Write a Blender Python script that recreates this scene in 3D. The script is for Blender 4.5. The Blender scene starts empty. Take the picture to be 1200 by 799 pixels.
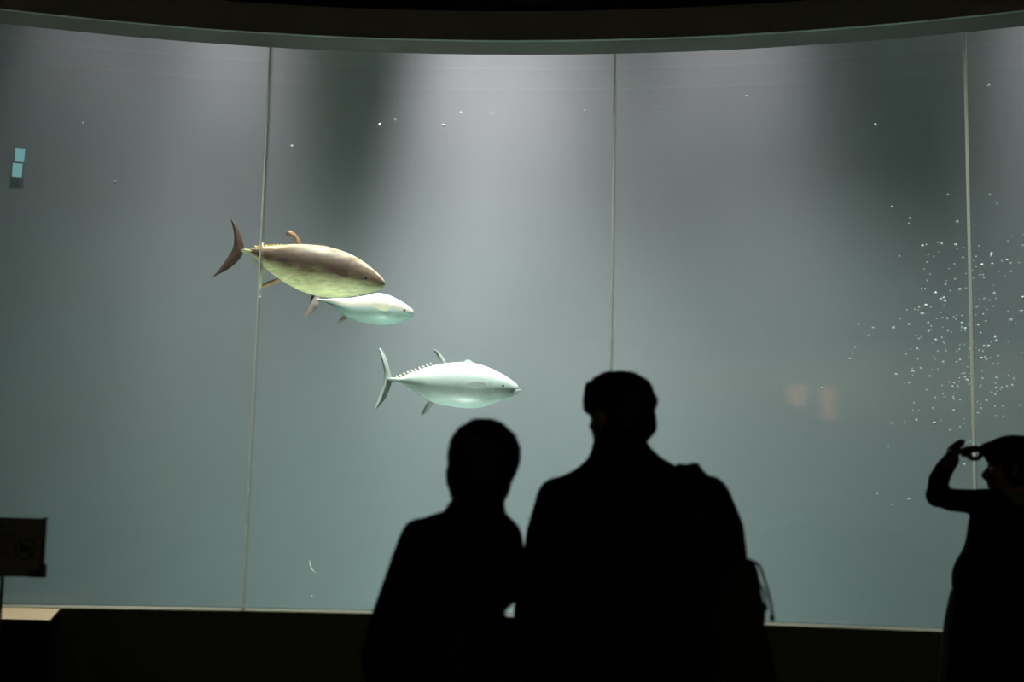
import bpy, bmesh, math, random
from mathutils import Vector, Matrix, noise

random.seed(7)
SC = bpy.context.scene
COL = SC.collection
R_ = math.radians

# ------------------------------------------------------------------ camera
EYE = 1.30
F_PX = 1652.7
PITCH = 0.142837
ROLL = 0.023707
FWD = Vector((0, math.cos(PITCH), math.sin(PITCH)))
UP0 = Vector((0, -math.sin(PITCH), math.cos(PITCH)))
RT0 = Vector((1, 0, 0))
RIGHT = RT0 * math.cos(ROLL) + UP0 * math.sin(ROLL)
UP = -RT0 * math.sin(ROLL) + UP0 * math.cos(ROLL)
CAM = Vector((0, 0, EYE))
cam_data = bpy.data.cameras.new('camera')
cam = bpy.data.objects.new('camera', cam_data)
COL.objects.link(cam)
cam_data.sensor_width = 36
cam_data.lens = F_PX / 1200 * 36
cam_data.clip_start = 0.05
m = Matrix((RIGHT, UP, -FWD)).transposed().to_4x4()
m.translation = CAM
cam.matrix_world = m
cam_data.dof.use_dof = True
cam_data.dof.focus_distance = 11.5
cam_data.dof.aperture_fstop = 2.8
SC.camera = cam

# ------------------------------------------------------------------ world, exposure
w = bpy.data.worlds.new('world')
SC.world = w
w.use_nodes = True
w.node_tree.nodes['Background'].inputs[0].default_value = (0, 0, 0, 1)
w.node_tree.nodes['Background'].inputs[1].default_value = 0.0
SC.view_settings.view_transform = 'Standard'
SC.view_settings.look = 'None'
SC.view_settings.exposure = 0.0
SC.view_settings.gamma = 1.0
SC.view_settings.use_curve_mapping = False
SC.cycles.use_denoising = True
SC.cycles.max_bounces = 8
SC.cycles.diffuse_bounces = 4
SC.cycles.volume_bounces = 1
SC.cycles.transparent_max_bounces = 16
SC.cycles.caustics_reflective = False

# the window is an arc of this circle, concave towards the visitors
CX, CY, RG = -0.633, 9 - 9.6327, 9.6327
Z_TOP, Z_BOT = EYE + 3.2066, EYE - 0.4355
R_WALL = 15.4          # far wall of the tank
Z_WATER = 9.0


def at(px, py, Y):
    d = FWD * F_PX + RIGHT * (px - 600) - UP * (py - 399.5)
    return CAM + d * (Y / d.y)


def pol(phi, r, z):
    return Vector((CX + r * math.sin(phi), CY + r * math.cos(phi), z))


def phi_px(px, r, py=400):
    """bearing (about the centre of the room) of pixel column px on a drum of radius r"""
    d = FWD * F_PX + RIGHT * (px - 600) - UP * (py - 399.5)
    d = Vector((d.x, d.y)).normalized()
    o = Vector((-CX, -CY))
    b = o.dot(d)
    t = -b + math.sqrt(b * b - o.dot(o) + r * r)
    p = d * t
    return math.atan2(p.x - CX, p.y - CY)


# ------------------------------------------------------------------ lights
def spot(px, r, z, aim_r, aim_z, W, cone, blend, col, size=0.15, aim_px=None):
    l = bpy.data.lights.new('tank_spot_light', 'SPOT')
    l.energy = W
    l.spot_size = R_(cone)
    l.spot_blend = blend
    l.color = col
    l.shadow_soft_size = size
    o = bpy.data.objects.new('tank_spot_light', l)
    COL.objects.link(o)
    a = phi_px(px, r)
    p = pol(a, r, z)
    q = pol(phi_px(aim_px, aim_r) if aim_px is not None else a, aim_r, aim_z)
    o.location = p
    o.rotation_euler = (q - p).to_track_quat('-Z', 'Y').to_euler()
    return o


def area(loc, target, W, sx, sy, col, name='tank_area_light'):
    l = bpy.data.lights.new(name, 'AREA')
    l.shape = 'RECTANGLE'
    l.size, l.size_y = sx, sy
    l.energy = W
    l.color = col
    o = bpy.data.objects.new(name, l)
    COL.objects.link(o)
    o.location = loc
    o.rotation_euler = (Vector(target) - Vector(loc)).to_track_quat('-Z', 'Y').to_euler()
    return o


WHITE = (1.0, 0.99, 1.0)
WARM = (1.0, 0.95, 0.92)
# tank lamps: px bearing, r, z, aim_r, aim_z, W, cone, size.  First the wall washers, then added fill floods
# behind the window aimed low at the far wall, then an added lamp over the swimming lane
LAMP = (1.0, 0.63, 0.75)
LAMPS = [
    (100, 13.9, 11.0, 15.4, 5.3, 442, 26, 0.1),
    (190, 13.9, 11.0, 15.4, 5.3, 1147, 24, 0.1),
    (255, 13.9, 11.0, 15.4, 5.3, 2578, 20, 0.1),
    (510, 13.9, 11.0, 15.4, 5.3, 3051, 16, 0.1),
    (850, 13.9, 11.0, 15.4, 5.3, 1989, 26, 0.1),
    (930, 13.9, 11.0, 15.4, 5.3, 630, 22, 0.1),
    (1225, 13.9, 11.0, 15.4, 5.3, 991, 20, 0.1),
    (1290, 13.9, 11.0, 15.4, 5.3, 2360, 24, 0.1),
    (60, 13.9, 11.0, 15.4, 3.6, 1300, 26, 0.1),
    (560, 13.9, 11.0, 15.4, 3.6, 5439, 26, 0.1),
    (640, 13.9, 11.0, 15.4, 3.6, 3633, 26, 0.1),
    (740, 13.9, 11.0, 15.4, 3.6, 632, 26, 0.1),
    (820, 13.9, 11.0, 15.4, 3.6, 1092, 26, 0.1),
    (80, 10.6, 9.6, 15.4, 0.3, 594, 44, 0.3),
    (240, 10.6, 9.6, 15.4, 0.3, 1043, 44, 0.3),
    (400, 10.6, 9.6, 15.4, 0.3, 1350, 44, 0.3),
    (560, 10.6, 9.6, 15.4, 0.3, 2650, 44, 0.3),
    (880, 10.6, 9.6, 15.4, 0.3, 2205, 44, 0.3),
    (1040, 10.6, 9.6, 15.4, 0.3, 520, 44, 0.3),
    (1200, 10.6, 9.6, 15.4, 0.3, 582, 44, 0.3),
    (430, 12.3, 10.6, 10.9, 1.0, 900, 42, 0.1),
]
for px_, r_, z_, ar_, az_, W_, cone_, sz_ in LAMPS:
    spot(px_, r_, z_, ar_, az_, W_ * 1.13, cone_, 1.0, LAMP, max(sz_, 0.35))
# added narrow lamps high over the far side, to brighten the window joints
for px_, W_ in ((299, 6400), (716, 5600), (1139, 4200), (60, 1500)):
    spot(px_, 14.4, 9.2, RG, 2.3, W_, 22, 1.0, (1.0, 0.78, 0.80), 0.1)
# added lamps, no known source, to brighten the fish and bubbles: px, r, z, aim_r, aim_z, W, cone, colour
for px_, r_, z_, ar_, az_, W_, cone_, c_ in ((350, 11.9, 9.4, 12.1, 3.2, 4600, 22, (1.0, .74, .60)), (430, 12.3, 9.4, 13.0, 3.0, 4200, 14, (1.0, .80, .74)),
                                      (528, 10.8, 9.4, 11.95, 2.6, 7400, 20, (1.0, .80, .80)), (1125, 11.0, 9.4, 11.7, 2.6, 3200, 26, (1.0, .84, .84))):
    spot(px_, r_, z_, ar_, az_, W_, cone_, 0.9, c_, 0.1)
# added uplights standing in for floor bounce on the fish bellies: px, r, z, aim_r, aim_z, W, cone, colour
for px_, r_, ar_, az_, W_, cone_, c_ in ((350, 10.9, 12.1, 3.4, 430, 24, (1.0, .84, .66)), (430, 11.6, 13.0, 3.2, 200, 16, (1.0, .86, .84)),
                                   (528, 10.8, 11.95, 2.6, 140, 24, (1.0, .88, .88))):
    spot(px_, r_, 0.25, ar_, az_, W_, cone_, 0.9, c_, 0.1)
# dim warm wall washers at the back of the gallery and one small lamp over the ledge
area((-3.3, -4.3, 4.5), (-3.3, -5.0, 1.6), 26, 2.4, 0.25, (1.0, 0.90, 0.66), 'gallery_light')
area((5.0, -4.3, 4.5), (5.0, -5.0, 1.6), 42, 4.0, 0.25, (1.0, 0.90, 0.66), 'gallery_light')



# ------------------------------------------------------------------ materials
def mat(name, col, rough=0.7, metal=0.0, noise_amt=0.0, noise_scale=8.0, bump=0.0, spec=0.5, sheen=0.0):
    ma = bpy.data.materials.new(name)
    ma.use_nodes = True
    nt = ma.node_tree
    b = nt.nodes['Principled BSDF']
    b.inputs['Base Color'].default_value = (*col, 1)
    b.inputs['Roughness'].default_value = rough
    b.inputs['Metallic'].default_value = metal
    b.inputs['Specular IOR Level'].default_value = spec
    b.inputs['Sheen Weight'].default_value = sheen
    tc = nt.nodes.new('ShaderNodeTexCoord')
    nz = nt.nodes.new('ShaderNodeTexNoise')
    nz.inputs['Scale'].default_value = noise_scale
    nz.inputs['Detail'].default_value = 4
    nt.links.new(tc.outputs['Object'], nz.inputs['Vector'])
    if noise_amt:
        mx = nt.nodes.new('ShaderNodeMix')
        mx.data_type = 'RGBA'
        mx.inputs[6].default_value = (*[c * (1 - noise_amt) for c in col], 1)
        mx.inputs[7].default_value = (*[min(1, c * (1 + noise_amt)) for c in col], 1)
        nt.links.new(nz.outputs['Fac'], mx.inputs[0])
        nt.links.new(mx.outputs[2], b.inputs['Base Color'])
    if bump:
        bp = nt.nodes.new('ShaderNodeBump')
        bp.inputs['Strength'].default_value = bump
        bp.inputs['Distance'].default_value = 0.01
        nt.links.new(nz.outputs['Fac'], bp.inputs['Height'])
        nt.links.new(bp.outputs['Normal'], b.inputs['Normal'])
    return ma


M = {}
M['tank_wall'] = mat('tank_wall_paint', (0.34, 0.34, 0.34), 0.9, 0, 0.06, 0.5, 0.0, 0.1)
M['tank_floor'] = mat('tank_floor_paint', (0.52, 0.56, 0.55), 0.9, 0, 0.1, 2, 0, 0.1)
M['black_paint'] = mat('black_ceiling_paint', (0.006, 0.006, 0.006), 0.9, 0, 0.2, 3, 0.1, 0.1)
M['fascia'] = mat('dark_olive_fascia', (0.86, 0.88, 0.84), 0.8, 0, 0.1, 3, 0.05, 0.2)
M['soffit'] = mat('grey_soffit_paint', (0.44, 0.38, 0.37), 0.8, 0, 0.15, 2.5, 0.05, 0.2)
M['black_board'] = mat('matt_black_board', (0.004, 0.004, 0.003), 1.0, 0, 0.2, 3, 0, 0.0)
M['grey_wall'] = mat('grey_plaster_wall', (0.30, 0.29, 0.25), 0.9, 0, 0.1, 2)
M['parapet'] = mat('dark_brown_parapet', (0.24, 0.25, 0.14), 0.85, 0, 0.2, 5, 0.1, 0.15)
M['sill'] = mat('tan_stone_sill', (0.20, 0.145, 0.08), 0.6, 0, 0.1, 12, 0.05)
M['ledge'] = mat('pale_cream_ledge', (0.42, 0.24, 0.085), 0.6, 0, 0.08, 9, 0.05)
M['carpet'] = mat('black_gallery_floor', (0.012, 0.011, 0.010), 0.95, 0, 0.3, 30, 0.3, 0.1)
M['seam'] = mat('pale_joint_resin', (0.62, 0.62, 0.53), 0.6, 0, 0.15, 4)


def seam_material():
    ma = bpy.data.materials.new('pale_bonding_joint')
    ma.use_nodes = True
    nt = ma.node_tree
    nt.nodes.clear()
    out = nt.nodes.new('ShaderNodeOutputMaterial')
    tl = nt.nodes.new('ShaderNodeBsdfTranslucent')
    tl.inputs[0].default_value = (0.95, 0.93, 0.78, 1)
    df = nt.nodes.new('ShaderNodeBsdfDiffuse')
    df.inputs[0].default_value = (0.6, 0.58, 0.48, 1)
    tr = nt.nodes.new('ShaderNodeBsdfTransparent')
    m1 = nt.nodes.new('ShaderNodeMixShader')
    m2 = nt.nodes.new('ShaderNodeMixShader')
    m1.inputs[0].default_value = 0.15
    nt.links.new(tl.outputs[0], m1.inputs[1])
    nt.links.new(df.outputs[0], m1.inputs[2])
    m2.inputs[0].default_value = 0.12
    nt.links.new(m1.outputs[0], m2.inputs[1])
    nt.links.new(tr.outputs[0], m2.inputs[2])
    nt.links.new(m2.outputs[0], out.inputs[0])
    return ma


M['seam'] = seam_material()


def glass_material():
    ma = bpy.data.materials.new('clear_acrylic')
    ma.use_nodes = True
    nt = ma.node_tree
    nt.nodes.clear()
    out = nt.nodes.new('ShaderNodeOutputMaterial')
    tr = nt.nodes.new('ShaderNodeBsdfTransparent')
    tr.inputs[0].default_value = (0.985, 0.99, 0.99, 1)
    gl = nt.nodes.new('ShaderNodeBsdfGlossy')
    gl.inputs['Roughness'].default_value = 0.0
    lw = nt.nodes.new('ShaderNodeLayerWeight')
    lw.inputs[0].default_value = 0.5
    pw = nt.nodes.new('ShaderNodeMath'); pw.operation = 'POWER'; pw.inputs[1].default_value = 5
    ml = nt.nodes.new('ShaderNodeMath'); ml.operation = 'MULTIPLY_ADD'
    ml.inputs[1].default_value = 0.8; ml.inputs[2].default_value = 0.035
    mx = nt.nodes.new('ShaderNodeMixShader')
    nt.links.new(lw.outputs['Facing'], pw.inputs[0])
    nt.links.new(pw.outputs[0], ml.inputs[0])
    nt.links.new(ml.outputs[0], mx.inputs[0])
    nt.links.new(tr.outputs[0], mx.inputs[1])
    nt.links.new(gl.outputs[0], mx.inputs[2])
    nt.links.new(mx.outputs[0], out.inputs[0])
    return ma


M['glass'] = glass_material()


def water_material(scat=0.008, absorb=0.062):
    ma = bpy.data.materials.new('hazy_sea_water')
    ma.use_nodes = True
    nt = ma.node_tree
    nt.nodes.clear()
    out = nt.nodes.new('ShaderNodeOutputMaterial')
    tr = nt.nodes.new('ShaderNodeBsdfTransparent')
    vs = nt.nodes.new('ShaderNodeVolumeScatter')
    vs.inputs['Color'].default_value = (0.95, 0.95, 0.97, 1)
    vs.inputs['Density'].default_value = scat
    vs.inputs['Anisotropy'].default_value = 0.3
    va = nt.nodes.new('ShaderNodeVolumeAbsorption')
    va.inputs['Color'].default_value = (0.02, 0.84, 0.62, 1)
    va.inputs['Density'].default_value = absorb
    ad = nt.nodes.new('ShaderNodeAddShader')
    nt.links.new(vs.outputs[0], ad.inputs[0])
    nt.links.new(va.outputs[0], ad.inputs[1])
    nt.links.new(tr.outputs[0], out.inputs['Surface'])
    nt.links.new(ad.outputs[0], out.inputs['Volume'])
    return ma


M['water'] = water_material()


def emission(name, col, s):
    ma = bpy.data.materials.new(name)
    ma.use_nodes = True
    nt = ma.node_tree
    nt.nodes.clear()
    out = nt.nodes.new('ShaderNodeOutputMaterial')
    e = nt.nodes.new('ShaderNodeEmission')
    e.inputs[0].default_value = (*col, 1)
    e.inputs[1].default_value = s
    nt.links.new(e.outputs[0], out.inputs[0])
    return ma


# ------------------------------------------------------------------ mesh helpers
def link_mesh(name, verts, faces, material, parent=None, smooth=True, loc=None):
    me = bpy.data.meshes.new(name)
    me.from_pydata([tuple(v) for v in verts], [], faces)
    me.validate()
    bm = bmesh.new(); bm.from_mesh(me)
    bmesh.ops.recalc_face_normals(bm, faces=bm.faces)
    bm.to_mesh(me); bm.free()
    for p in me.polygons:
        p.use_smooth = smooth
    if smooth:
        me.set_sharp_from_angle(angle=R_(55))
    me.materials.append(material)
    o = bpy.data.objects.new(name, me)
    COL.objects.link(o)
    if parent:
        o.parent = parent
    if loc:
        o.location = loc
    return o


def tag(o, label=None, cat=None, group=None, kind=None):
    if label: o['label'] = label
    if cat: o['category'] = cat
    if group: o['group'] = group
    if kind: o['kind'] = kind
    return o


def empty(name, loc, rot=(0, 0, 0)):
    o = bpy.data.objects.new(name, None)
    o.empty_display_size = 0.1
    COL.objects.link(o)
    o.location = loc
    o.rotation_euler = rot
    return o


def merge(pieces):
    V, Fc = [], []
    for v, f in pieces:
        n = len(V)
        V += [Vector(q) for q in v]
        Fc += [tuple(i + n for i in q) for q in f]
    return V, Fc


def arc_box(a0, a1, r0, r1, z0, z1, n=None):
    """annular sector block"""
    n = n or max(2, int(abs(a1 - a0) / R_(1.2)))
    V, Fc = [], []
    for i in range(n + 1):
        a = a0 + (a1 - a0) * i / n
        V += [pol(a, r0, z0), pol(a, r1, z0), pol(a, r1, z1), pol(a, r0, z1)]
    for i in range(n):
        b = i * 4
        for k in range(4):
            k2 = (k + 1) % 4
            Fc.append((b + k, b + k2, b + 4 + k2, b + 4 + k))
    Fc.append((0, 3, 2, 1))
    b = n * 4
    Fc.append((b, b + 1, b + 2, b + 3))
    return V, Fc


def box(x0, x1, y0, y1, z0, z1):
    V = [(x, y, z) for z in (z0, z1) for y in (y0, y1) for x in (x0, x1)]
    Fc = [(0, 2, 3, 1), (4, 5, 7, 6), (0, 1, 5, 4), (2, 6, 7, 3), (0, 4, 6, 2), (1, 3, 7, 5)]
    return V, Fc


def bevelled(name, pcs, material, parent=None, bev=0.004, loc=None):
    V, Fc = merge(pcs)
    o = link_mesh(name, V, Fc, material, parent, smooth=False, loc=loc)
    bm = bmesh.new(); bm.from_mesh(o.data)
    bmesh.ops.bevel(bm, geom=bm.edges[:], offset=bev, segments=2, affect='EDGES', profile=0.6)
    bm.to_mesh(o.data); bm.free()
    return o


def ell(c, r, rot=None, nu=20, nv=12):
    c = Vector(c)
    V, Fc = [], []
    for j in range(nv + 1):
        t = math.pi * j / nv
        for i in range(nu):
            p = 2 * math.pi * i / nu
            v = Vector((r[0] * math.sin(t) * math.cos(p), r[1] * math.sin(t) * math.sin(p), r[2] * math.cos(t)))
            if rot: v = rot @ v
            V.append(c + v)
    for j in range(nv):
        for i in range(nu):
            i2 = (i + 1) % nu
            Fc.append((j * nu + i, j * nu + i2, (j + 1) * nu + i2, (j + 1) * nu + i))
    return V, Fc


def tube(pts, rad, seg=16, flat=None, ref=Vector((0, 1, 0))):
    """closed swept tube; rad = list of r or (ra, rb); rb lies along ref"""
    pts = [Vector(p) for p in pts]
    n = len(pts)
    V, Fc = [], []
    for i in range(n):
        t = (pts[min(i + 1, n - 1)] - pts[max(i - 1, 0)]).normalized()
        b = ref - t * ref.dot(t)
        if b.length < 1e-4:
            b = Vector((1, 0, 0)) - t * t.x
        b.normalize()
        a = t.cross(b)
        r = rad[i] if i < len(rad) else rad[-1]
        ra, rb = r if isinstance(r, tuple) else (r, r)
        for k in range(seg):
            q = 2 * math.pi * k / seg
            V.append(pts[i] + a * ra * math.cos(q) + b * rb * math.sin(q))
    for i in range(n - 1):
        for k in range(seg):
            k2 = (k + 1) % seg
            Fc.append((i * seg + k, i * seg + k2, (i + 1) * seg + k2, (i + 1) * seg + k))
    Fc.append(tuple(range(seg)))
    Fc.append(tuple((n - 1) * seg + k for k in reversed(range(seg))))
    return V, Fc


def limb(pts, rad, seg=16, ref=Vector((0, 1, 0))):
    """tube with balls at its ends and joints"""
    out = [tube(pts, rad, seg, ref=ref)]
    for p, r in zip(pts, rad):
        r0 = min(r) if isinstance(r, tuple) else r
        out.append(ell(p, (r0, r0, r0), nu=14, nv=8))
    return out


def smooth_curve(pts, n):
    """Catmull-Rom through a list of tuples of any length"""
    out = []
    m_ = len(pts)
    for s in range(n):
        t = s / (n - 1) * (m_ - 1)
        i = min(int(t), m_ - 2); u = t - i
        p = [pts[max(i - 1, 0)], pts[i], pts[i + 1], pts[min(i + 2, m_ - 1)]]
        out.append(tuple(0.5 * (2 * b + (c - a) * u + (2 * a - 5 * b + 4 * c - d) * u * u + (3 * b - a - 3 * c + d) * u ** 3)
                         for a, b, c, d in zip(*p)))
    return out


def loft_px(rows, Y, depth, seg=40, n=40, power=2.4, yoff=None):
    """body shell: rows = (py, px_left, px_right, front/back half depth, y shift)"""
    rows = smooth_curve([tuple(map(float, r)) for r in rows], n)
    V, Fc = [], []
    for (py, xl, xr, hd, ys) in rows:
        a, b = at(xl, py, Y), at(xr, py, Y)
        c = (a + b) / 2
        hw = (b.x - a.x) / 2
        for k in range(seg):
            q = 2 * math.pi * k / seg
            cq, sq = math.cos(q), math.sin(q)
            V.append(Vector((c.x + hw * math.copysign(abs(cq) ** (2 / power), cq),
                             Y + ys + hd * math.copysign(abs(sq) ** (2 / power), sq), c.z)))
    m_ = len(rows)
    for i in range(m_ - 1):
        for k in range(seg):
            k2 = (k + 1) % seg
            Fc.append((i * seg + k, i * seg + k2, (i + 1) * seg + k2, (i + 1) * seg + k))
    Fc.append(tuple(range(seg)))
    Fc.append(tuple((m_ - 1) * seg + k for k in reversed(range(seg))))
    return V, Fc


def fused(name, pieces, voxel, material, parent=None, sm=4, wrinkle=0.0, wscale=6.0, stretch=(1, 1, 1), origin=None):
    """union of closed pieces as ONE continuous surface"""
    V, Fc = merge(pieces)
    if origin is not None:
        V = [v - origin for v in V]
    me = bpy.data.meshes.new(name)
    me.from_pydata([tuple(v) for v in V], [], Fc)
    bm = bmesh.new(); bm.from_mesh(me)
    bmesh.ops.recalc_face_normals(bm, faces=bm.faces)
    bm.to_mesh(me); bm.free()
    tmp = bpy.data.objects.new(name + '_tmp', me)
    COL.objects.link(tmp)
    md = tmp.modifiers.new('r', 'REMESH'); md.mode = 'VOXEL'; md.voxel_size = voxel
    s = tmp.modifiers.new('s', 'SMOOTH'); s.factor = 0.5; s.iterations = sm
    dg = bpy.context.evaluated_depsgraph_get()
    out = bpy.data.meshes.new_from_object(tmp.evaluated_get(dg))
    bpy.data.objects.remove(tmp)
    bpy.data.meshes.remove(me)
    if wrinkle:
        ns = [v.normal.copy() for v in out.vertices]
        for v, nn in zip(out.vertices, ns):
            q = Vector((v.co.x * stretch[0], v.co.y * stretch[1], v.co.z * stretch[2])) * wscale
            v.co += nn * wrinkle * noise.noise(q)
    out.name = name
    for p in out.polygons:
        p.use_smooth = True
    out.materials.clear()
    out.materials.append(material)
    o = bpy.data.objects.new(name, out)
    COL.objects.link(o)
    if parent: o.parent = parent
    return o


# ------------------------------------------------------------------ the room
AL, AR = R_(-52), R_(52)


def struct(name, piece, material, smooth=False, parent=None):
    o = link_mesh(name, piece[0], piece[1], material, parent, smooth)
    if not parent: o['kind'] = 'structure'
    return o


def disc_sector(a0, a1, r0, r1, z0, z1, n=60):
    return arc_box(a0, a1, r0, r1, z0, z1, n)


def apse(r, y0, x, z0, z1):
    pts = [(-x, y0), (x, y0)]
    for i in range(61):
        p = pol(AR - (AR - AL) * i / 60, r, 0)
        if abs(p.x) <= x: pts.append((p.x, p.y))
    V = [Vector((a, b, z0)) for a, b in pts] + [Vector((a, b, z1)) for a, b in pts]
    n = len(pts)
    return V, [tuple(range(n)), tuple(range(2 * n - 1, n - 1, -1))] + [(i, (i + 1) % n, n + (i + 1) % n, n + i) for i in range(n)]


struct('floor', apse(RG - 0.42, -5.0, 7.6, -0.15, 0.0), M['carpet'])
struct('ceiling', apse(RG - 0.01, -5.2, 7.8, 4.70, 4.85), M['black_paint'])
struct('wall_left', box(-7.8, -7.6, -5.0, 6.2, 0.0, 4.7), M['black_paint'])
struct('wall_right', box(7.6, 7.8, -5.0, 4.8, 0.0, 4.7), M['black_paint'])
struct('wall_back', box(-7.8, 7.8, -5.2, -5.0, 0.0, 4.7), M['grey_wall'])
# header over the window: lit underside and dark front board
SOF = 0.285
struct('trim_1', arc_box(AL, AR, RG - SOF + 0.03, RG - 0.001, Z_TOP, Z_TOP + 0.19), M['soffit'])
struct('trim_2', arc_box(AL, AR, RG - SOF, RG - SOF + 0.03, Z_TOP - 0.004, 4.698), M['fascia'])
# low wall under the window and its stone sill
SD = 0.30
struct('wall_front', arc_box(AL, AR, RG - SD, RG + 0.3, 0.0, Z_BOT - 0.035), M['parapet'])
struct('trim_3', arc_box(AL, AR, RG - SD, RG + 0.01, Z_BOT - 0.035, Z_BOT), M['sill'])
struct('trim_4', arc_box(AL, AR, RG - SD - 0.03, RG - SD, 0.0, Z_BOT - 0.004), M['parapet'])

# window panels of clear acrylic with pale bonding joints
win = empty('window_1', pol(0, RG, Z_BOT)); win['kind'] = 'structure'
JW = 0.010
s_phi = [phi_px(x, RG, 400) for x in (299.5, 716, 1138.5)]
step = (s_phi[2] - s_phi[0]) / 2
joints = [s_phi[0] - step, s_phi[0], s_phi[1], s_phi[2], s_phi[2] + step]
edges = [AL + R_(2)] + joints + [AR - R_(2)]
wm = win.matrix_world.copy(); wloc = Vector(win.location)


def local(piece, off):
    return [v - off for v in piece[0]], piece[1]


for i in range(len(edges) - 1):
    ga = JW / 2 / RG
    pc = arc_box(edges[i] + ga, edges[i + 1] - ga, RG, RG + 0.22, Z_BOT, Z_TOP + 0.38, 16)
    link_mesh('pane', *local(pc, wloc), M['glass'], win, True)
    if i < len(edges) - 2:
        a = edges[i + 1]
        wj = (0.8, 0.55, 0.75, 0.95, 0.8)[i]
        h_ = ga * wj * 1.9
        V = [pol(a - h_, RG + 0.03, Z_BOT), pol(a - h_, RG - 0.002, Z_BOT), pol(a + h_, RG - 0.002, Z_BOT), pol(a + h_, RG + 0.03, Z_BOT)]
        V += [v + Vector((0, 0, Z_TOP - Z_BOT)) for v in V]
        # an open channel, light from the tank reaches the back of its face
        link_mesh('seam', [v - wloc for v in V], [(0, 1, 5, 4), (1, 2, 6, 5), (2, 3, 7, 6)], M['seam'], win, False)

# its lamp
l_ = bpy.data.lights.new('ledge_lamp_light', 'SPOT')
l_.energy, l_.spot_size, l_.spot_blend, l_.color, l_.shadow_soft_size = 26, R_(16), 0.6, (1.0, 0.74, 0.36), 0.05
lo = bpy.data.objects.new('ledge_lamp_light', l_)
COL.objects.link(lo)
lo.location = (-3.6, 6.6, 4.6)
lo.rotation_euler = (Vector((-2.95, 7.9, 0.87)) - Vector(lo.location)).to_track_quat('-Z', 'Y').to_euler()
# pale ledge reaching into the gallery at the left end
A_, B_ = at(66, 708, 8.5), at(50, 726.5, 7.35)
zl = Z_BOT + 0.002
pts_top = [(-4.75, 8.43), (at(72, 708, 8.45).x, 8.43), (at(50, 727, 7.3).x * 0.985, 7.30), (-4.75, 7.30)]


def prism(pts, z0, z1):
    n = len(pts)
    V = [Vector((x, y, z0)) for x, y in pts] + [Vector((x, y, z1)) for x, y in pts]
    Fc = [tuple(range(n)), tuple(range(2 * n - 1, n - 1, -1))]
    for i in range(n):
        j = (i + 1) % n
        Fc.append((i, j, n + j, n + i))
    return V, Fc


LEDGE = prism(pts_top, Z_BOT - 0.012, Z_BOT - 0.002)
struct('trim_5', LEDGE, M['ledge'])
struct('wall_ledge', prism([(x, y + (0.03 if y < 8 else 0)) for x, y in pts_top], 0, Z_BOT - 0.012), M['black_board'])

# the tank
struct('wall_tank', arc_box(R_(-58), R_(58), R_WALL, R_WALL + 0.3, -0.2, 11.6, 90), M['tank_wall'], True)
struct('tank_floor', arc_box(R_(-58), R_(58), RG + 0.22, R_WALL, -0.2, 0.0, 60), M['tank_floor'])
struct('tank_ceiling', arc_box(R_(-58), R_(58), RG + 0.22, R_WALL, 11.4, 11.6, 60), M['black_paint'])
struct('tank_header', arc_box(R_(-58), R_(58), RG - 0.0, RG + 0.4, Z_TOP + 0.40, 11.4, 60), M['tank_floor'])
wtr = link_mesh('water', *arc_box(R_(-57), R_(57), RG + 0.235, R_WALL - 0.01, 0.01, Z_WATER, 90), M['water'], None, True)
tag(wtr, 'hazy grey green sea water filling the tank behind the window', 'water', kind='stuff')
# ------------------------------------------------------------------ materials of the things
M['skin'] = mat('skin', (0.20, 0.12, 0.09), 0.55, 0, 0.08, 30)
M['hair'] = mat('black_hair', (0.010, 0.008, 0.007), 0.5, 0, 0.4, 60, 0.3, 0.3)
M['coat_black'] = mat('black_wool_coat', (0.012, 0.011, 0.010), 0.95, 0, 0.3, 40, 0.3, 0.1)
M['coat_dark'] = mat('black_quilted_jacket', (0.010, 0.010, 0.011), 0.8, 0, 0.3, 25, 0.3, 0.15)
M['denim'] = mat('dark_trousers', (0.012, 0.013, 0.018), 0.9, 0, 0.2, 50, 0.2, 0.1)
M['shoe'] = mat('black_leather_shoe', (0.012, 0.010, 0.009), 0.4, 0, 0.1, 20)
M['bag'] = mat('dark_brown_canvas_bag', (0.035, 0.030, 0.020), 0.9, 0, 0.2, 30, 0.3, 0.1)
M['webbing'] = mat('black_webbing', (0.015, 0.014, 0.012), 0.8, 0, 0.2, 80, 0.2, 0.1)
M['scarf_grey'] = mat('grey_knit_scarf', (0.16, 0.17, 0.15), 0.95, 0, 0.2, 60, 0.4, 0.1)
M['cap'] = mat('black_cotton_cap', (0.012, 0.011, 0.012), 0.9, 0, 0.2, 40, 0.2, 0.1)
M['eye_white'] = mat('eye_white', (0.7, 0.68, 0.65), 0.2)
M['camera_black'] = mat('black_camera_plastic', (0.02, 0.02, 0.02), 0.45, 0, 0.1, 30)
M['sign_board'] = mat('dark_grey_sign_board', (0.20, 0.20, 0.17), 0.6, 0, 0.05, 10)
M['sign_ink'] = mat('black_sign_print', (0.05, 0.05, 0.045), 0.7)
M['sign_metal'] = mat('black_sign_metal', (0.02, 0.02, 0.02), 0.4, 0.3, 0.1, 20)
M['bubble'] = mat('air_bubble_sheen', (0.92, 0.93, 0.90), 0.25, 0.0, 0.02, 5)
M['fish_eye'] = mat('fish_eye', (0.01, 0.01, 0.012), 0.15)


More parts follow.
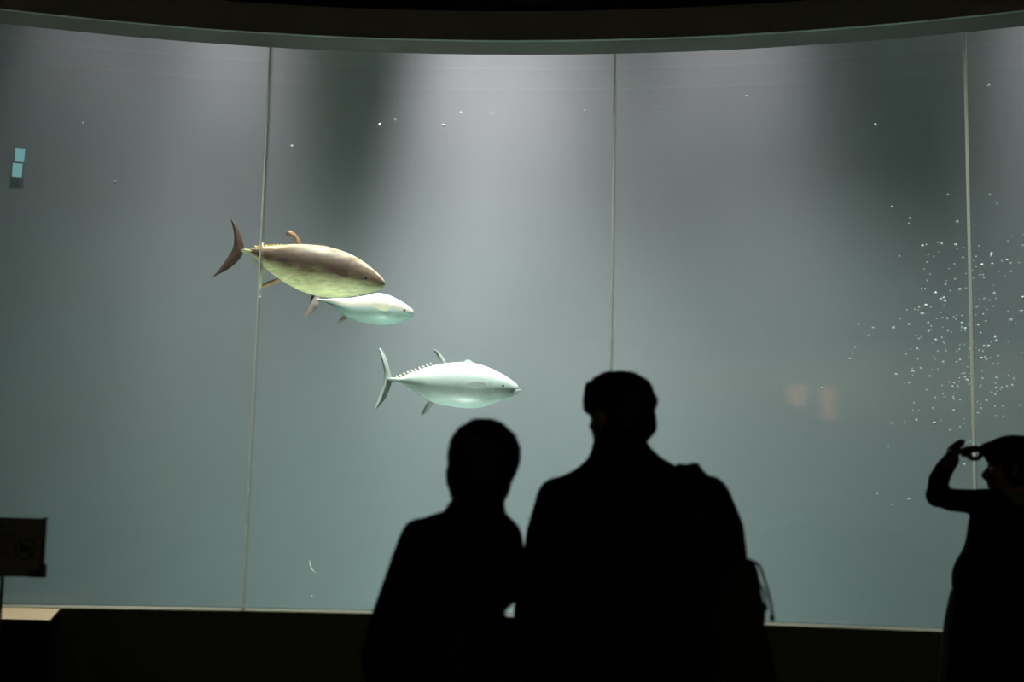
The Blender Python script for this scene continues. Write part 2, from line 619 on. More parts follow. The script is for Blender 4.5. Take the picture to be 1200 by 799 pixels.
def fish_material(name, ramp, rough=0.5, metal=0.0, mott=0.40):
    ma = bpy.data.materials.new(name)
    ma.use_nodes = True
    nt = ma.node_tree
    b = nt.nodes['Principled BSDF']
    b.inputs['Roughness'].default_value = rough
    b.inputs['Metallic'].default_value = metal
    at_ = nt.nodes.new('ShaderNodeAttribute'); at_.attribute_name = 'girth'
    tc = nt.nodes.new('ShaderNodeTexCoord')
    nz = nt.nodes.new('ShaderNodeTexNoise'); nz.inputs['Scale'].default_value = 9; nz.inputs['Detail'].default_value = 5
    mp = nt.nodes.new('ShaderNodeMapping'); mp.inputs['Scale'].default_value = (0.6, 1, 2.2)
    nt.links.new(tc.outputs['Object'], mp.inputs[0]); nt.links.new(mp.outputs[0], nz.inputs['Vector'])
    ad = nt.nodes.new('ShaderNodeMath'); ad.operation = 'MULTIPLY_ADD'
    ad.inputs[1].default_value = mott; ad.inputs[2].default_value = -mott / 2
    sm = nt.nodes.new('ShaderNodeMath'); sm.operation = 'ADD'
    nt.links.new(nz.outputs['Fac'], ad.inputs[0])
    nt.links.new(ad.outputs[0], sm.inputs[0]); nt.links.new(at_.outputs['Fac'], sm.inputs[1])
    cr = nt.nodes.new('ShaderNodeValToRGB')
    el = cr.color_ramp.elements
    while len(el) > 1: el.remove(el[-1])
    el[0].position = ramp[0][0]; el[0].color = (*ramp[0][1], 1)
    for p, c in ramp[1:]:
        e = el.new(p); e.color = (*c, 1)
    nt.links.new(sm.outputs[0], cr.inputs[0])
    n2 = nt.nodes.new('ShaderNodeTexNoise'); n2.inputs['Scale'].default_value = 22; n2.inputs['Detail'].default_value = 6
    nt.links.new(mp.outputs[0], n2.inputs['Vector'])
    mx = nt.nodes.new('ShaderNodeMix'); mx.data_type = 'RGBA'; mx.blend_type = 'MULTIPLY'
    mr = nt.nodes.new('ShaderNodeMapRange'); mr.inputs[1].default_value = .35; mr.inputs[2].default_value = .65
    mr.inputs[3].default_value = 1 - mott * .45; mr.inputs[4].default_value = 1 + mott * .35
    nt.links.new(n2.outputs['Fac'], mr.inputs[0])
    mx.inputs[0].default_value = 1.0
    nt.links.new(cr.outputs[0], mx.inputs[6]); nt.links.new(mr.outputs[0], mx.inputs[7])
    nt.links.new(mx.outputs[2], b.inputs['Base Color'])
    return ma


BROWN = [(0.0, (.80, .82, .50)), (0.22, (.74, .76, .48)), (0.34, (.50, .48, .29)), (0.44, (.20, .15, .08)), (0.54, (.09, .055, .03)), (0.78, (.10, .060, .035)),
         (0.88, (.20, .13, .08)), (0.94, (.55, .42, .28)), (1.0, (.70, .58, .42))]  # top stops paint the lamp's rim highlight, belly stops the green bounce
PALE = [(0.0, (.66, .84, .76)), (0.45, (.66, .84, .76)), (0.58, (.60, .54, .42)), (0.68, (.66, .60, .50)), (0.82, (.92, .88, .78)), (1.0, (.92, .88, .8))]  # cream top paints light from above, teal belly the ambient; tan line is skin
SILVER = [(0.0, (.66, .80, .74)), (0.45, (.70, .82, .76)), (0.60, (.76, .84, .78)), (0.75, (.88, .9, .84)), (1.0, (.92, .93, .88))]  # white top and teal belly put overhead and ambient light into the silver
M['fish_brown'] = fish_material('bronze_backed_tuna_skin', BROWN)
M['fish_pale'] = fish_material('pale_tuna_skin_lit_top', PALE, 0.4, 0.1, 0.1)
M['fish_silver'] = fish_material('silver_tuna_skin', SILVER, 0.4, 0.1, 0.12)
M['fin_brown'] = mat('dark_brown_fin', (0.13, 0.065, 0.04), 0.5, 0, 0.2, 20)
M['fin_orange'] = mat('tan_orange_fin', (0.50, 0.30, 0.16), 0.5, 0, 0.3, 25)
M['fin_yellow'] = mat('yellow_finlet', (0.90, 0.60, 0.10), 0.5, 0, 0.2, 20)
M['fin_silver'] = mat('silver_grey_fin', (0.55, 0.60, 0.56), 0.5, 0, 0.15, 20)
M['fin_cream'] = mat('cream_finlet', (0.75, 0.74, 0.5), 0.5, 0, 0.15, 20)
M['fin_pinkish'] = mat('pinkish_tan_fin', (0.58, 0.44, 0.36), 0.5, 0, 0.15, 20)


def plate(name, outline, th, material, parent, y=0.0, bend=0.0):
    """fin: outline (x, z) with a thick middle and thin rim"""
    n = len(outline)
    cx_ = sum(p[0] for p in outline) / n; cz_ = sum(p[1] for p in outline) / n
    V = []; Fc = []
    V += [Vector((x, y + bend * i / n, z)) for i, (x, z) in enumerate(outline)]
    inner = [((x * .72 + cx_ * .28), (z * .72 + cz_ * .28)) for x, z in outline]
    # inner ring follows the outline half way to the local spine
    for sgn in (-1, 1):
        off = len(V)
        for i, (x, z) in enumerate(outline):
            j = (n - i) % n
            xo, zo = outline[j]
            V.append(Vector((x * .7 + xo * .3, y + sgn * th / 2, z * .7 + zo * .3)))
        for i in range(n):
            k = (i + 1) % n
            Fc.append((i, k, off + k, off + i))
        Fc.append(tuple(range(off, off + n)))
    o = link_mesh(name, V, Fc, material, parent, True)
    return o


def interp(pts, x):
    if x <= pts[0][0]: return pts[0][1]
    for a, b in zip(pts, pts[1:]):
        if x <= b[0]:
            u = (x - a[0]) / (b[0] - a[0])
            return a[1] + (b[1] - a[1]) * u
    return pts[-1][1]


def tuna(spec):
    zx, zy, zs, Y = spec['ox'], spec['oy'], spec['zs'], spec['Y']
    P = lambda p: (zx + p[0] / zs, zy + p[1] / zs)
    cx_, cy_ = P(spec['mid'])
    loc = at(cx_, cy_, Y)
    k = (loc - CAM).dot(FWD) / F_PX
    L = lambda p: ((P(p)[0] - cx_) * k, -(P(p)[1] - cy_) * k)
    root = empty('tuna', loc, (0, -ROLL, R_(spec.get('yaw', 0))))
    tag(root, spec['label'], 'fish', 'tuna swimming in the tank')
    top = [L(p) for p in smooth_curve(spec['top'], 80)]
    bot = [L(p) for p in smooth_curve(spec['bot'], 80)]
    x0, x1 = top[0][0], top[-1][0]
    N, S = 110, 48
    V, Fc, G = [], [], []
    ln = x1 - x0
    gx = x0 + ln * spec.get('gill', 0.78)
    for i in range(N):
        u = i / (N - 1)
        u = 1 - (1 - u) ** 1.35 if spec.get('blunt') else u
        x = x0 + ln * u
        zt, zb = interp(top, x), interp(bot, x)
        if zt - zb < 0.004: zt, zb = (zt + zb) / 2 + .002, (zt + zb) / 2 - .002
        zc, h = (zt + zb) / 2, (zt - zb) / 2
        hw = h * spec.get('fat', 0.72) * min(1, 0.75 + u)
        for j in range(S):
            q = 2 * math.pi * j / S
            y, z = math.cos(q), math.sin(q)
            r = 1.0
            # gill slit and jaw line pressed into the skin
            dg_ = x - (gx - 0.05 * ln * (1 - z * z) + 0.02 * ln * z)
            if abs(z) < 0.85: r -= 0.035 * math.exp(-(dg_ / (0.006 * ln)) ** 2)
            if u > 0.92:
                r -= spec.get('jaw', 0.16) * math.exp(-((z + 0.25 + (u - .92) * 2) / 0.13) ** 2) * min(1, (u - .92) / .03)
            V.append(Vector((x, hw * y * r, zc + h * z)))
            G.append(z * 0.5 + 0.5)
    for i in range(N - 1):
        for j in range(S):
            j2 = (j + 1) % S
            Fc.append((i * S + j, i * S + j2, (i + 1) * S + j2, (i + 1) * S + j))
    Fc.append(tuple(range(S))); Fc.append(tuple((N - 1) * S + j for j in reversed(range(S))))
    me_o = link_mesh('body', V, Fc, M[spec['skin']], root)
    a_ = me_o.data.attributes.new('girth', 'FLOAT', 'POINT')
    for i, g in enumerate(G): a_.data[i].value = g
    for nm, pts, mt, th, y in spec['fins']:
        plate(nm, [L(p) for p in smooth_curve(list(pts) + [pts[0]], 40)[:-1]], th, M[mt], root, y)
    for (fx, fz, dx, dz) in spec['finlets']:
        p = [(fx, fz), (fx + dx * .9, fz + dz), (fx + dx * 1.5, fz + dz * .8), (fx + abs(dx) * .9, fz)]
        plate('finlet', [L(q) for q in p], 0.014, M[spec['finlet_mat']], root)
    ex, ez = L(spec['eye'])
    zc = (interp(top, ex) + interp(bot, ex)) / 2; h = (interp(top, ex) - interp(bot, ex)) / 2
    hw = h * spec.get('fat', .72) * math.sqrt(max(0.05, 1 - ((ez - zc) / h) ** 2))
    er = spec.get('er', 0.016)
    for s_ in (-1, 1):
        link_mesh('eye', *ell((ex, s_ * hw * 0.95, ez), (er, er * .6, er)), M['fish_eye'], root)
    for s_ in (-1, 1):
        px0, pz0 = L(spec['pect'][0]); px1, pz1 = L(spec['pect'][1])
        hwp = h * spec.get('fat', .72)
        w_ = 0.030
        Vp = []
        for i in range(9):
            u = i / 8
            ww = w_ * math.sin(math.pi * (0.12 + 0.88 * u)) * (1.0 - .4 * u) + .002
            xx, zz = px0 + (px1 - px0) * u, pz0 + (pz1 - pz0) * u
            xc = interp(top, xx); xb = interp(bot, xx)
            hh = (xc - xb) / 2; zm = (xc + xb) / 2
            su = hh * spec.get('fat', .72) * math.sqrt(max(.1, 1 - ((zz - zm) / hh) ** 2))
            for sz in (-1, 1):
                for sy in (0.0, 0.008):
                    Vp.append(Vector((xx, s_ * (su + .004 + sy + .02 * u), zz + sz * ww)))
        Fp = []
        for i in range(8):
            b_ = i * 4
            for a2, b2 in ((0, 1), (1, 3), (3, 2), (2, 0)):
                Fp.append((b_ + a2, b_ + b2, b_ + 4 + b2, b_ + 4 + a2))
        Fp += [(0, 1, 3, 2), (32, 33, 35, 34)]
        link_mesh('pectoral_fin', Vp, Fp, M[spec['pect_mat']], root)
    return root


tuna(dict(ox=240, oy=240, zs=5.4545, Y=11.4, mid=(640, 400), label='large bronze backed tuna with dark sickle tail, uppermost of the three fish',
     top=[(238, 280), (300, 276), (360, 268), (450, 260), (560, 250), (650, 252), (750, 262), (850, 284), (950, 324), (1030, 374), (1090, 423), (1130, 462), (1151, 490)],
     bot=[(238, 304), (290, 318), (340, 362), (410, 425), (500, 490), (600, 545), (700, 580), (800, 592), (900, 592), (1000, 575), (1075, 560), (1128, 545), (1151, 522)],
     skin='fish_brown', fat=0.74, blunt=True, gill=.80, eye=(1035, 480), er=0.014,
     fins=[('caudal_fin', [(155, 75), (185, 110), (215, 165), (238, 225), (248, 285), (240, 315), (205, 365), (150, 412), (95, 442), (52, 460), (82, 425), (120, 372), (158, 312), (172, 285), (182, 240), (180, 175), (165, 115)], 'fin_brown', .018, 0),
           ('first_dorsal_fin', [(660, 262), (700, 248), (760, 256), (800, 268), (760, 280), (700, 275)], 'fin_brown', .012, 0),
           ('second_dorsal_fin', [(580, 262), (575, 225), (552, 195), (515, 190), (520, 168), (560, 168), (592, 200), (614, 252)], 'fin_orange', .016, 0),
           ('anal_fin', [(478, 470), (440, 478), (395, 495), (363, 516), (372, 526), (410, 520), (450, 504), (492, 488)], 'fin_orange', .016, 0),
           ('caudal_keel', [(228, 286), (262, 280), (300, 287), (300, 297), (262, 303), (228, 298)], 'fin_cream', .05, 0)],
     finlets=[(340 + i * 23, 287 - i * 2.6, -17, -31 + i * 1.2) for i in range(8)] + [(325 + i * 24, 338 + i * 23, -15, 32) for i in range(4)],
     finlet_mat='fin_yellow', pect=((930, 470), (790, 425)), pect_mat='fin_brown'))

tuna(dict(ox=340, oy=330, zs=4.2857, Y=12.6, mid=(380, 140), label='smaller pale tuna half hidden below the bronze backed tuna',
     top=[(132, 84), (180, 86), (240, 82), (300, 82), (370, 71), (440, 57), (490, 66), (540, 88), (580, 112), (608, 132), (621, 152)],
     bot=[(132, 98), (170, 104), (210, 122), (260, 162), (330, 195), (400, 212), (470, 218), (530, 210), (580, 194), (606, 184), (621, 172)],
     skin='fish_pale', fat=0.9, blunt=True, gill=.8, eye=(575, 150), er=0.012,
     fins=[('caudal_fin', [(122, 66), (120, 30), (108, -10), (126, 20), (142, 60), (148, 88), (136, 125), (105, 162), (66, 184), (92, 150), (118, 110), (126, 88)], 'fin_pinkish', .016, 0),
           ('second_dorsal_fin', [(335, 80), (318, 62), (300, 40), (322, 50), (350, 76)], 'fin_pinkish', .012, 0),
           ('anal_fin', [(276, 170), (255, 182), (236, 204), (246, 208), (270, 198), (292, 184)], 'fin_pinkish', .014, 0)],
     finlets=[(170 + i * 26, 86 - i * .5, -8, -8) for i in range(5)], finlet_mat='fin_cream',
     pect=((500, 150), (430, 140)), pect_mat='fin_cream'))

tuna(dict(ox=340, oy=330, zs=4.2857, Y=11.3, mid=(820, 510), label='silver white tuna with open mouth and pale forked tail, lowest of the three fish',
     top=[(495, 486), (530, 484), (570, 474), (620, 452), (700, 426), (780, 410), (860, 403), (930, 410), (1000, 432), (1060, 460), (1110, 492), (1140, 516), (1148, 530)],
     bot=[(495, 500), (540, 504), (590, 526), (640, 562), (700, 600), (780, 622), (880, 636), (960, 632), (1030, 610), (1080, 592), (1120, 575), (1140, 556), (1148, 538)],
     skin='fish_silver', fat=0.72, blunt=True, gill=.84, jaw=.3, eye=(1068, 528), er=0.011,
     fins=[('caudal_fin', [(445, 328), (468, 355), (488, 400), (502, 450), (512, 492), (500, 540), (478, 590), (448, 625), (424, 645), (440, 600), (458, 545), (468, 500), (470, 450), (458, 390)], 'fin_silver', .018, 0),
           ('first_dorsal_fin', [(870, 412), (880, 393), (902, 394), (930, 410), (950, 424), (905, 420)], 'fin_silver', .012, 0),
           ('second_dorsal_fin', [(748, 418), (742, 385), (730, 358), (716, 340), (734, 342), (758, 366), (776, 392), (784, 412)], 'fin_silver', .016, 0),
           ('anal_fin', [(698, 596), (680, 622), (660, 668), (674, 668), (700, 640), (722, 606)], 'fin_silver', .016, 0),
           ('caudal_keel', [(488, 488), (516, 482), (548, 486), (548, 498), (516, 502), (488, 500)], 'fin_silver', .05, 0),
           ('lower_jaw', [(1085, 560), (1110, 548), (1140, 541), (1157, 543), (1152, 556), (1125, 572), (1095, 580)], 'fin_silver', .07, 0)],
     finlets=[(545 + i * 19, 492 - i * 7.2, -11, -21) for i in range(10)] + [(560 + i * 24, 500 + i * 16, -8, 16) for i in range(5)],
     finlet_mat='fin_cream', pect=((985, 530), (885, 528)), pect_mat='fin_silver'))

# ------------------------------------------------------------------ bubbles
def ico(r, sub=1):
    bm = bmesh.new()
    bmesh.ops.create_icosphere(bm, subdivisions=sub, radius=r)
    me = bpy.data.meshes.new('air_bubble')
    bm.to_mesh(me); bm.free()
    for p in me.polygons: p.use_smooth = True
    me.materials.append(M['bubble'])
    return me


B_MESH = [ico(r, 2) for r in (0.006, 0.0085, 0.0115, 0.015)]


def bubble(px, py, Y, size, label, group):
    o = bpy.data.objects.new('air_bubble', B_MESH[size])
    COL.objects.link(o)
    o.location = at(px, py, Y)
    o.scale = (random.uniform(.9, 1.2), 1, random.uniform(.75, 1.1))
    tag(o, label, 'bubble', group)


rb = random.Random(11)
SW = 'tiny bright air bubble in the dense swarm at the right end of the tank'
known = [(947, 402, 2), (1006, 380, 2), (1023, 384, 2), (1002, 407, 1), (996, 421, 3), (999, 414, 1), (1018, 393, 1), (1047, 384, 3), (1050, 439, 2),
         (1028, 578, 2), (1046, 591, 1), (1065, 585, 2), (1041, 523, 1), (1060, 495, 1), (1074, 492, 2), (1095, 496, 3), (1086, 457, 2), (1071, 472, 1),
         (1130, 544, 2), (1125, 339, 3), (1085, 358, 3), (1077, 360, 1), (1106, 349, 2), (1120, 287, 2), (1081, 288, 2), (1165, 344, 2), (1199, 349, 3),
         (1185, 375, 3), (1080, 338, 1), (1054, 300, 1), (1070, 435, 2), (1075, 409, 2), (1062, 415, 1), (1045, 242, 1), (1066, 255, 0), (1162, 297, 2),
         (1174, 306, 1), (1154, 350, 2), (1162, 460, 2), (1166, 476, 1), (1146, 484, 2), (1122, 452, 1), (1105, 424, 2), (1088, 388, 1)]
n_b = 0
for x, y, s in known:
    bubble(x, y, rb.uniform(10.4, 12.2), s, SW, 'air bubbles of the swarm at the right'); n_b += 1
while n_b < 285:
    x, y = rb.gauss(1135, 42), rb.gauss(395, 78)
    # the swarm drifts up to the right and is thin at its lower left
    if not (960 < x < 1215 and 225 < y < 520): continue
    if y < 300 and x < 1060: continue
    if x < 1060 and rb.random() < .55: continue
    bubble(x, y, rb.uniform(10.3, 12.6), rb.choice((0, 0, 0, 0, 1, 1, 1, 2)), SW, 'air bubbles of the swarm at the right'); n_b += 1
for x, y, s, l in ((540, 132, 2, 'middle air bubble of the loose row near the top of the second panel'), (577, 133, 1, 'rightmost air bubble of the loose row near the top of the second panel'),
                   (520, 147, 3, 'largest and lowest air bubble of the loose row near the top'), (463, 140, 2, 'air bubble on the right rim of the left dark patch'),
                   (445, 146, 2, 'leftmost air bubble of the loose row, inside the left dark patch')):
    bubble(x, y, 11.5, s, l, 'air bubbles in a row near the top')
for x, y, s, l in ((342, 171, 2, 'single air bubble just right of the left joint near the dark patch'),
                   (97, 144, 2, 'single air bubble high in the leftmost panel, upper of two there'),
                   (135, 213, 2, 'single air bubble in the leftmost panel, lower of two there'),
                   (770, 127, 2, 'single air bubble just right of the middle joint near the top'),
                   (875, 113, 2, 'single air bubble high in the middle of the third panel'),
                   (1026, 146, 2, 'single air bubble on the left edge of the right dark patch'),
                   (1159, 100, 3, 'single air bubble high up beside the right joint'),
                   (685, 130, 1, 'faint air bubble left of the middle joint near the top'),
                   (365, 698, 1, 'single air bubble near the bottom of the second panel')):
    bubble(x, y, 11.3, s, l, None)
# thin pale arc low in the water
cs = [at(363, 656, 10.6), at(363.5, 661, 10.6), at(365.5, 667, 10.6), at(370, 671, 10.6)]
o_ = cs[0].copy()
V, Fc = tube([p - o_ for p in smooth_curve([tuple(c) for c in cs], 14)] if False else [Vector(p) - o_ for p in smooth_curve([tuple(c) for c in cs], 14)],
             [0.001 + 0.0022 * math.sin(math.pi * (i + .5) / 14) for i in range(14)], 8)
tag(link_mesh('pale_arc', V, Fc, M['fin_silver'], None, True, o_), 'thin pale crescent low in the second panel', 'scrap')

# two small pale blue glowing panels high on the far wall
a_w = phi_px(22.5, R_WALL, 190)
fr = empty('blue_panels', pol(a_w, R_WALL - 0.02, (at(22.5, 191, 15).z - EYE) / 15 * (pol(a_w, R_WALL, 0).y) + EYE))
tag(fr, 'two small pale blue glowing panels high at the left end', 'window')
fr.rotation_euler = (0, 0, -a_w)
kw = (pol(a_w, R_WALL, 3) - CAM).dot(FWD) / F_PX
M['blue_lit'] = emission('pale_blue_panel_glow', (0.50, 0.86, 0.92), 0.42)
link_mesh('pane', *box(-5.2 * kw, 5.6 * kw, -0.006, 0.0, 1.2 * kw, 17.5 * kw), M['blue_lit'], fr, False)
link_mesh('pane', *box(-6.8 * kw, 4.2 * kw, -0.006, 0.0, -17.5 * kw, -1.2 * kw), M['blue_lit'], fr, False)
V, Fc = merge([box(-8 * kw, -7 * kw, -.005, 0, -19 * kw, 19 * kw), box(6 * kw, 7 * kw, -.005, 0, -19 * kw, 19 * kw),
               box(-8 * kw, 7 * kw, -.005, 0, 18 * kw, 19 * kw), box(-8 * kw, 7 * kw, -.005, 0, -19 * kw, -18 * kw), box(-8 * kw, 7 * kw, -.005, 0, -.8 * kw, .8 * kw)])
link_mesh('frame', V, Fc, M['tank_wall'], fr, False)


# ------------------------------------------------------------------ people
def rotz(a): return Matrix.Rotation(a, 3, 'Z')


def head_pieces(c, yaw, s=1.0, tilt=0.0):
    Rm = rotz(yaw) @ Matrix.Rotation(tilt, 3, 'X')
    T = lambda v: c + Rm @ (Vector(v) * s)
    E = lambda p, r: ell(T(p), [q * s for q in r], Rm, 20, 14)
    out = [E((0, -.012, .03), (.074, .094, .085)), E((0, .028, -.035), (.060, .062, .075)),
           E((0, .062, -.092), (.027, .026, .022)), E((0, .076, .014), (.052, .018, .013)),
           E((.034, .06, -.02), (.022, .026, .02)), E((-.034, .06, -.02), (.022, .026, .02)),
           tube([T((0, .084, .008)), T((0, .098, -.014)), T((0, .108, -.03))], [.008 * s, .011 * s, .013 * s], 12),
           E((0, .100, -.034), (.016, .014, .011)), E((0, .088, -.058), (.024, .010, .006)), E((0, .086, -.067), (.021, .010, .006)),
           tube([T((0, -.02, -.05)), T((0, -.03, -.16))], [(.055 * s, .058 * s), (.058 * s, .060 * s)], 18)]
    for q in (-1, 1):
        out.append(E((q * .077, -.008, -.01), (.009, .021, .032)))
        out.append(E((q * .079, -.004, -.032), (.008, .012, .014)))
    return out, T, Rm


def hand_pieces(w_, d, pn, side, s=1.0, curl=0.45, thumb_curl=0.3):
    d = d.normalized(); pn = (pn - d * pn.dot(d)).normalized()
    side = (side - d * side.dot(d) - pn * side.dot(pn)).normalized()
    out = [tube([w_ - d * .02 * s, w_ + d * .03 * s, w_ + d * .085 * s, w_ + d * .095 * s],
                [(.024 * s, .017 * s), (.033 * s, .015 * s), (.039 * s, .013 * s), (.034 * s, .010 * s)], 18, ref=pn)]
    for i, ln in enumerate((.070, .078, .073, .056)):
        p = w_ + d * (.086 - .004 * abs(i - 1)) * s + side * (.029 - .0195 * i) * s
        a = 0.2 + curl * .4
        pts = [p - d * .02 * s, p]
        for seg, f in enumerate((.45, .31, .24)):
            dd = d * math.cos(a) + pn * math.sin(a) + side * .06 * (1.2 - i) * math.cos(a)
            p = p + dd * ln * f * s
            pts.append(p); a += curl
        out += limb(pts, [.0088 * s, .0088 * s, .0082 * s, .0075 * s, .0062 * s], 10, ref=side)
    p = w_ + d * .022 * s + side * .026 * s
    pts = [p]
    a = thumb_curl
    for f in (.040, .032, .026):
        dd = (d * .65 + side * .72 * math.cos(a) + pn * math.sin(a)).normalized()
        p = p + dd * f * s; pts.append(p); a += thumb_curl
    out += limb(pts, [.013 * s, .011 * s, .0095 * s, .008 * s], 10, ref=pn)
    return out


def figure(root, J, head, hands, s=1.0, female=False):
    """one continuous body; J holds the joints"""
    pcs = []
    hp, T, Rm = head_pieces(*head)
    pcs += hp
    pel, chest, neck = J['pelvis'], J['chest'], J['neck']
    wsh = (J['shoulder_r'] - J['shoulder_l']).length / 2
    pcs.append(tube([pel - Vector((0, 0, .08)), pel, pel + (chest - pel) * .45, chest, neck - Vector((0, 0, .06)), neck, T((0, -.015, -.05))],
                    [(.11 * s, .075 * s), (.125 * s, .08 * s), (.10 * s, .07 * s), (.115 * s, .08 * s), (.10 * s, .06 * s), (.06 * s, .055 * s), (.052 * s, .052 * s)], 24))
    for q, sd in (('l', -1), ('r', 1)):
        wr = J['wrist_' + q]
        path, rads = J['arm_' + q]
        n_ = len(path)
        pcs += limb([chest + (path[0] - chest) * .5 + Vector((0, 0, .02))] + path[:-1] + [wr],
                    [.05 * s] + [max(.018 * s, r * .62) for r in rads[:-1]] + [.025 * s], 16)
        pcs += hand_pieces(wr, *hands[q])
        hip, kn, an = J['hip_' + q], J['knee_' + q], J['ankle_' + q]
        pcs += limb([hip, hip + (kn - hip) * .4, kn, kn + (an - kn) * .3, an], [.085 * s, .078 * s, .055 * s, .056 * s, .036 * s], 18)
        pcs.append(tube([an + Vector((0, -.05, -.035)), an + Vector((0, .04, -.035)), an + Vector((0, .15, -.058))],
                        [(.034, .035), (.042, .035), (.036, .018)], 14, ref=Vector((0, 0, 1))))
    body = fused('body', pcs, 0.007, M['skin'], root, 3, origin=Vector(root.location))
    c, yaw, hs = head[0], head[1], head[2]
    for q in (-1, 1):
        link_mesh('eye', *ell(T((q * .031, .079, .002)) - Vector(root.location), (.012 * hs,) * 3, Rm, 14, 8), M['eye_white'], body)
    return body, T, Rm


def shoes(root, J, ln=.27):
    for q in 'lr':
        a = J['ankle_' + q]
        o = Vector((a.x, a.y, 0))
        pcs = [tube([o + Vector((0, -.08, .05)), o + Vector((0, -.03, .055)), o + Vector((0, .07, .05)), o + Vector((0, .15, .04)), o + Vector((0, .19, .032))],
                    [(.036, .042), (.042, .05), (.05, .044), (.05, .033), (.034, .022)], 18, ref=Vector((0, 0, 1))),
               tube([o + Vector((0, -.01, .05)), o + Vector((0, -.01, .13))], [.052, .048], 16),
               tube([o + Vector((0, -.088, .016)), o + Vector((0, .05, .016)), o + Vector((0, .195, .016))], [(.036, .014), (.05, .014), (.034, .014)], 18, ref=Vector((0, 0, 1)))]
        fused('shoe', pcs, 0.006, M['shoe'], root, 2, origin=Vector(root.location))


def trousers(root, J, s=1.0, name='trousers', mt='denim'):
    pel = J['pelvis']
    pcs = [tube([pel + Vector((0, 0, .12)), pel, pel - Vector((0, 0, .1))], [(.15 * s, .11 * s), (.175 * s, .125 * s), (.16 * s, .12 * s)], 22)]
    for q in 'lr':
        hip, kn, an = J['hip_' + q], J['knee_' + q], J['ankle_' + q]
        pcs += limb([hip, hip + (kn - hip) * .5, kn, (kn + an) / 2, an + Vector((0, 0, .02))], [.1 * s, .09 * s, .074 * s, .068 * s, .064 * s], 18)
    fused(name, pcs, 0.010, M[mt], root, 3, wrinkle=.006, wscale=9, origin=Vector(root.location))


def joints(x, Y, sh_w, sh_z, hip_z, y_lean=0.0):
    J = dict(pelvis=Vector((x, Y, hip_z + .02)), chest=Vector((x, Y, sh_z - .14)), neck=Vector((x, Y, sh_z + .07)),
             shoulder_l=Vector((x - sh_w, Y, sh_z)), shoulder_r=Vector((x + sh_w, Y, sh_z)))
    for q, sd in (('l', -1), ('r', 1)):
        J['hip_' + q] = Vector((x + sd * .09, Y, hip_z))
        J['knee_' + q] = Vector((x + sd * .105, Y + .02, hip_z * .53))
        J['ankle_' + q] = Vector((x + sd * .12, Y - .02, .085))
    return J


# ---- the man in the middle
YM = 3.84
mx = at(742, 600, YM).x
man = empty('person', (mx, YM, 0))
tag(man, 'tall man in black high collared coat seen from behind, bag on his right shoulder', 'person')
J = joints(mx, YM, .165, 1.405, .90)
J['elbow_l'] = at(630, 722, YM); J['wrist_l'] = at(640, 842, YM + .03)
J['elbow_r'] = at(850, 722, YM + .02); J['wrist_r'] = at(846, 842, YM + .08)
SL = ([(655, 585, YM), (642, 625, YM), (637, 665, YM), (628, 718, YM), (629, 770, YM + .01), (638, 835, YM + .03)], [.062, .061, .060, .060, .055, .048])
SR = ([(828, 584, YM), (843, 622, YM), (848, 662, YM), (852, 718, YM + .01), (852, 770, YM + .04), (847, 835, YM + .08)], [.068, .068, .066, .062, .056, .048])
J['arm_l'] = ([at(*p) for p in SL[0]], SL[1])
J['arm_r'] = ([at(*p) for p in SR[0]], SR[1])
top = at(727, 432, YM)
hc = Vector((at(728, 480, YM).x, YM + .02, top.z - .134))
hands = {'l': (Vector((0.03, .05, -1)), Vector((1, 0, 0)), Vector((0, 1, 0)), 1.0, .42), 'r': (Vector((-0.03, .05, -1)), Vector((-1, 0, 0)), Vector((0, 1, 0)), 1.0, .42)}
body, T, Rm = figure(man, J, (hc, R_(32), 1.02), hands)
mo = Vector(man.location)


def E_(T, Rm, p, r, s=1.0): return ell(T(p), [q * s for q in r], Rm, 24, 16)


hair = [E_(T, Rm, (-.045, .048, .042), (.040, .040, .042)), E_(T, Rm, (0, -.014, .040), (.084, .100, .089)), E_(T, Rm, (0, -.055, -.012), (.070, .056, .066)),
        E_(T, Rm, (-.004, .060, .078), (.072, .042, .040)), E_(T, Rm, (.0, .02, .098), (.07, .07, .03)),
        E_(T, Rm, (-.03, .066, .066), (.040, .034, .032))]
fused('hair', hair, .005, M['hair'], man, 3, wrinkle=.006, wscale=38, origin=mo)
coat = [loft_px([(512, 708, 750, .062, 0), (524, 694, 764, .078, 0), (538, 686, 780, .092, 0), (551, 672, 806, .10, 0), (566, 648, 840, .11, 0), (585, 634, 855, .12, 0),
                 (612, 634, 852, .13, 0), (650, 640, 846, .135, 0), (700, 644, 842, .135, 0), (750, 644, 844, .14, 0), (800, 640, 848, .15, 0), (875, 634, 852, .16, 0)], YM, None)]
SP = lambda pts, rad: limb([at(x, y, Y) for x, y, Y in pts], rad, 18)
coat += SP(*SL)
coat += SP(*SR)
coat.append(tube([at(727, 545, YM - .01), at(727, 520, YM), at(727, 510, YM + .005)], [(.092, .088), (.080, .082), (.070, .074)], 24))
fused('coat', coat, .009, M['coat_black'], man, 4, wrinkle=.007, wscale=7, stretch=(1, 1, .6), origin=mo)
trousers(man, J, 1.05)
shoes(man, J)

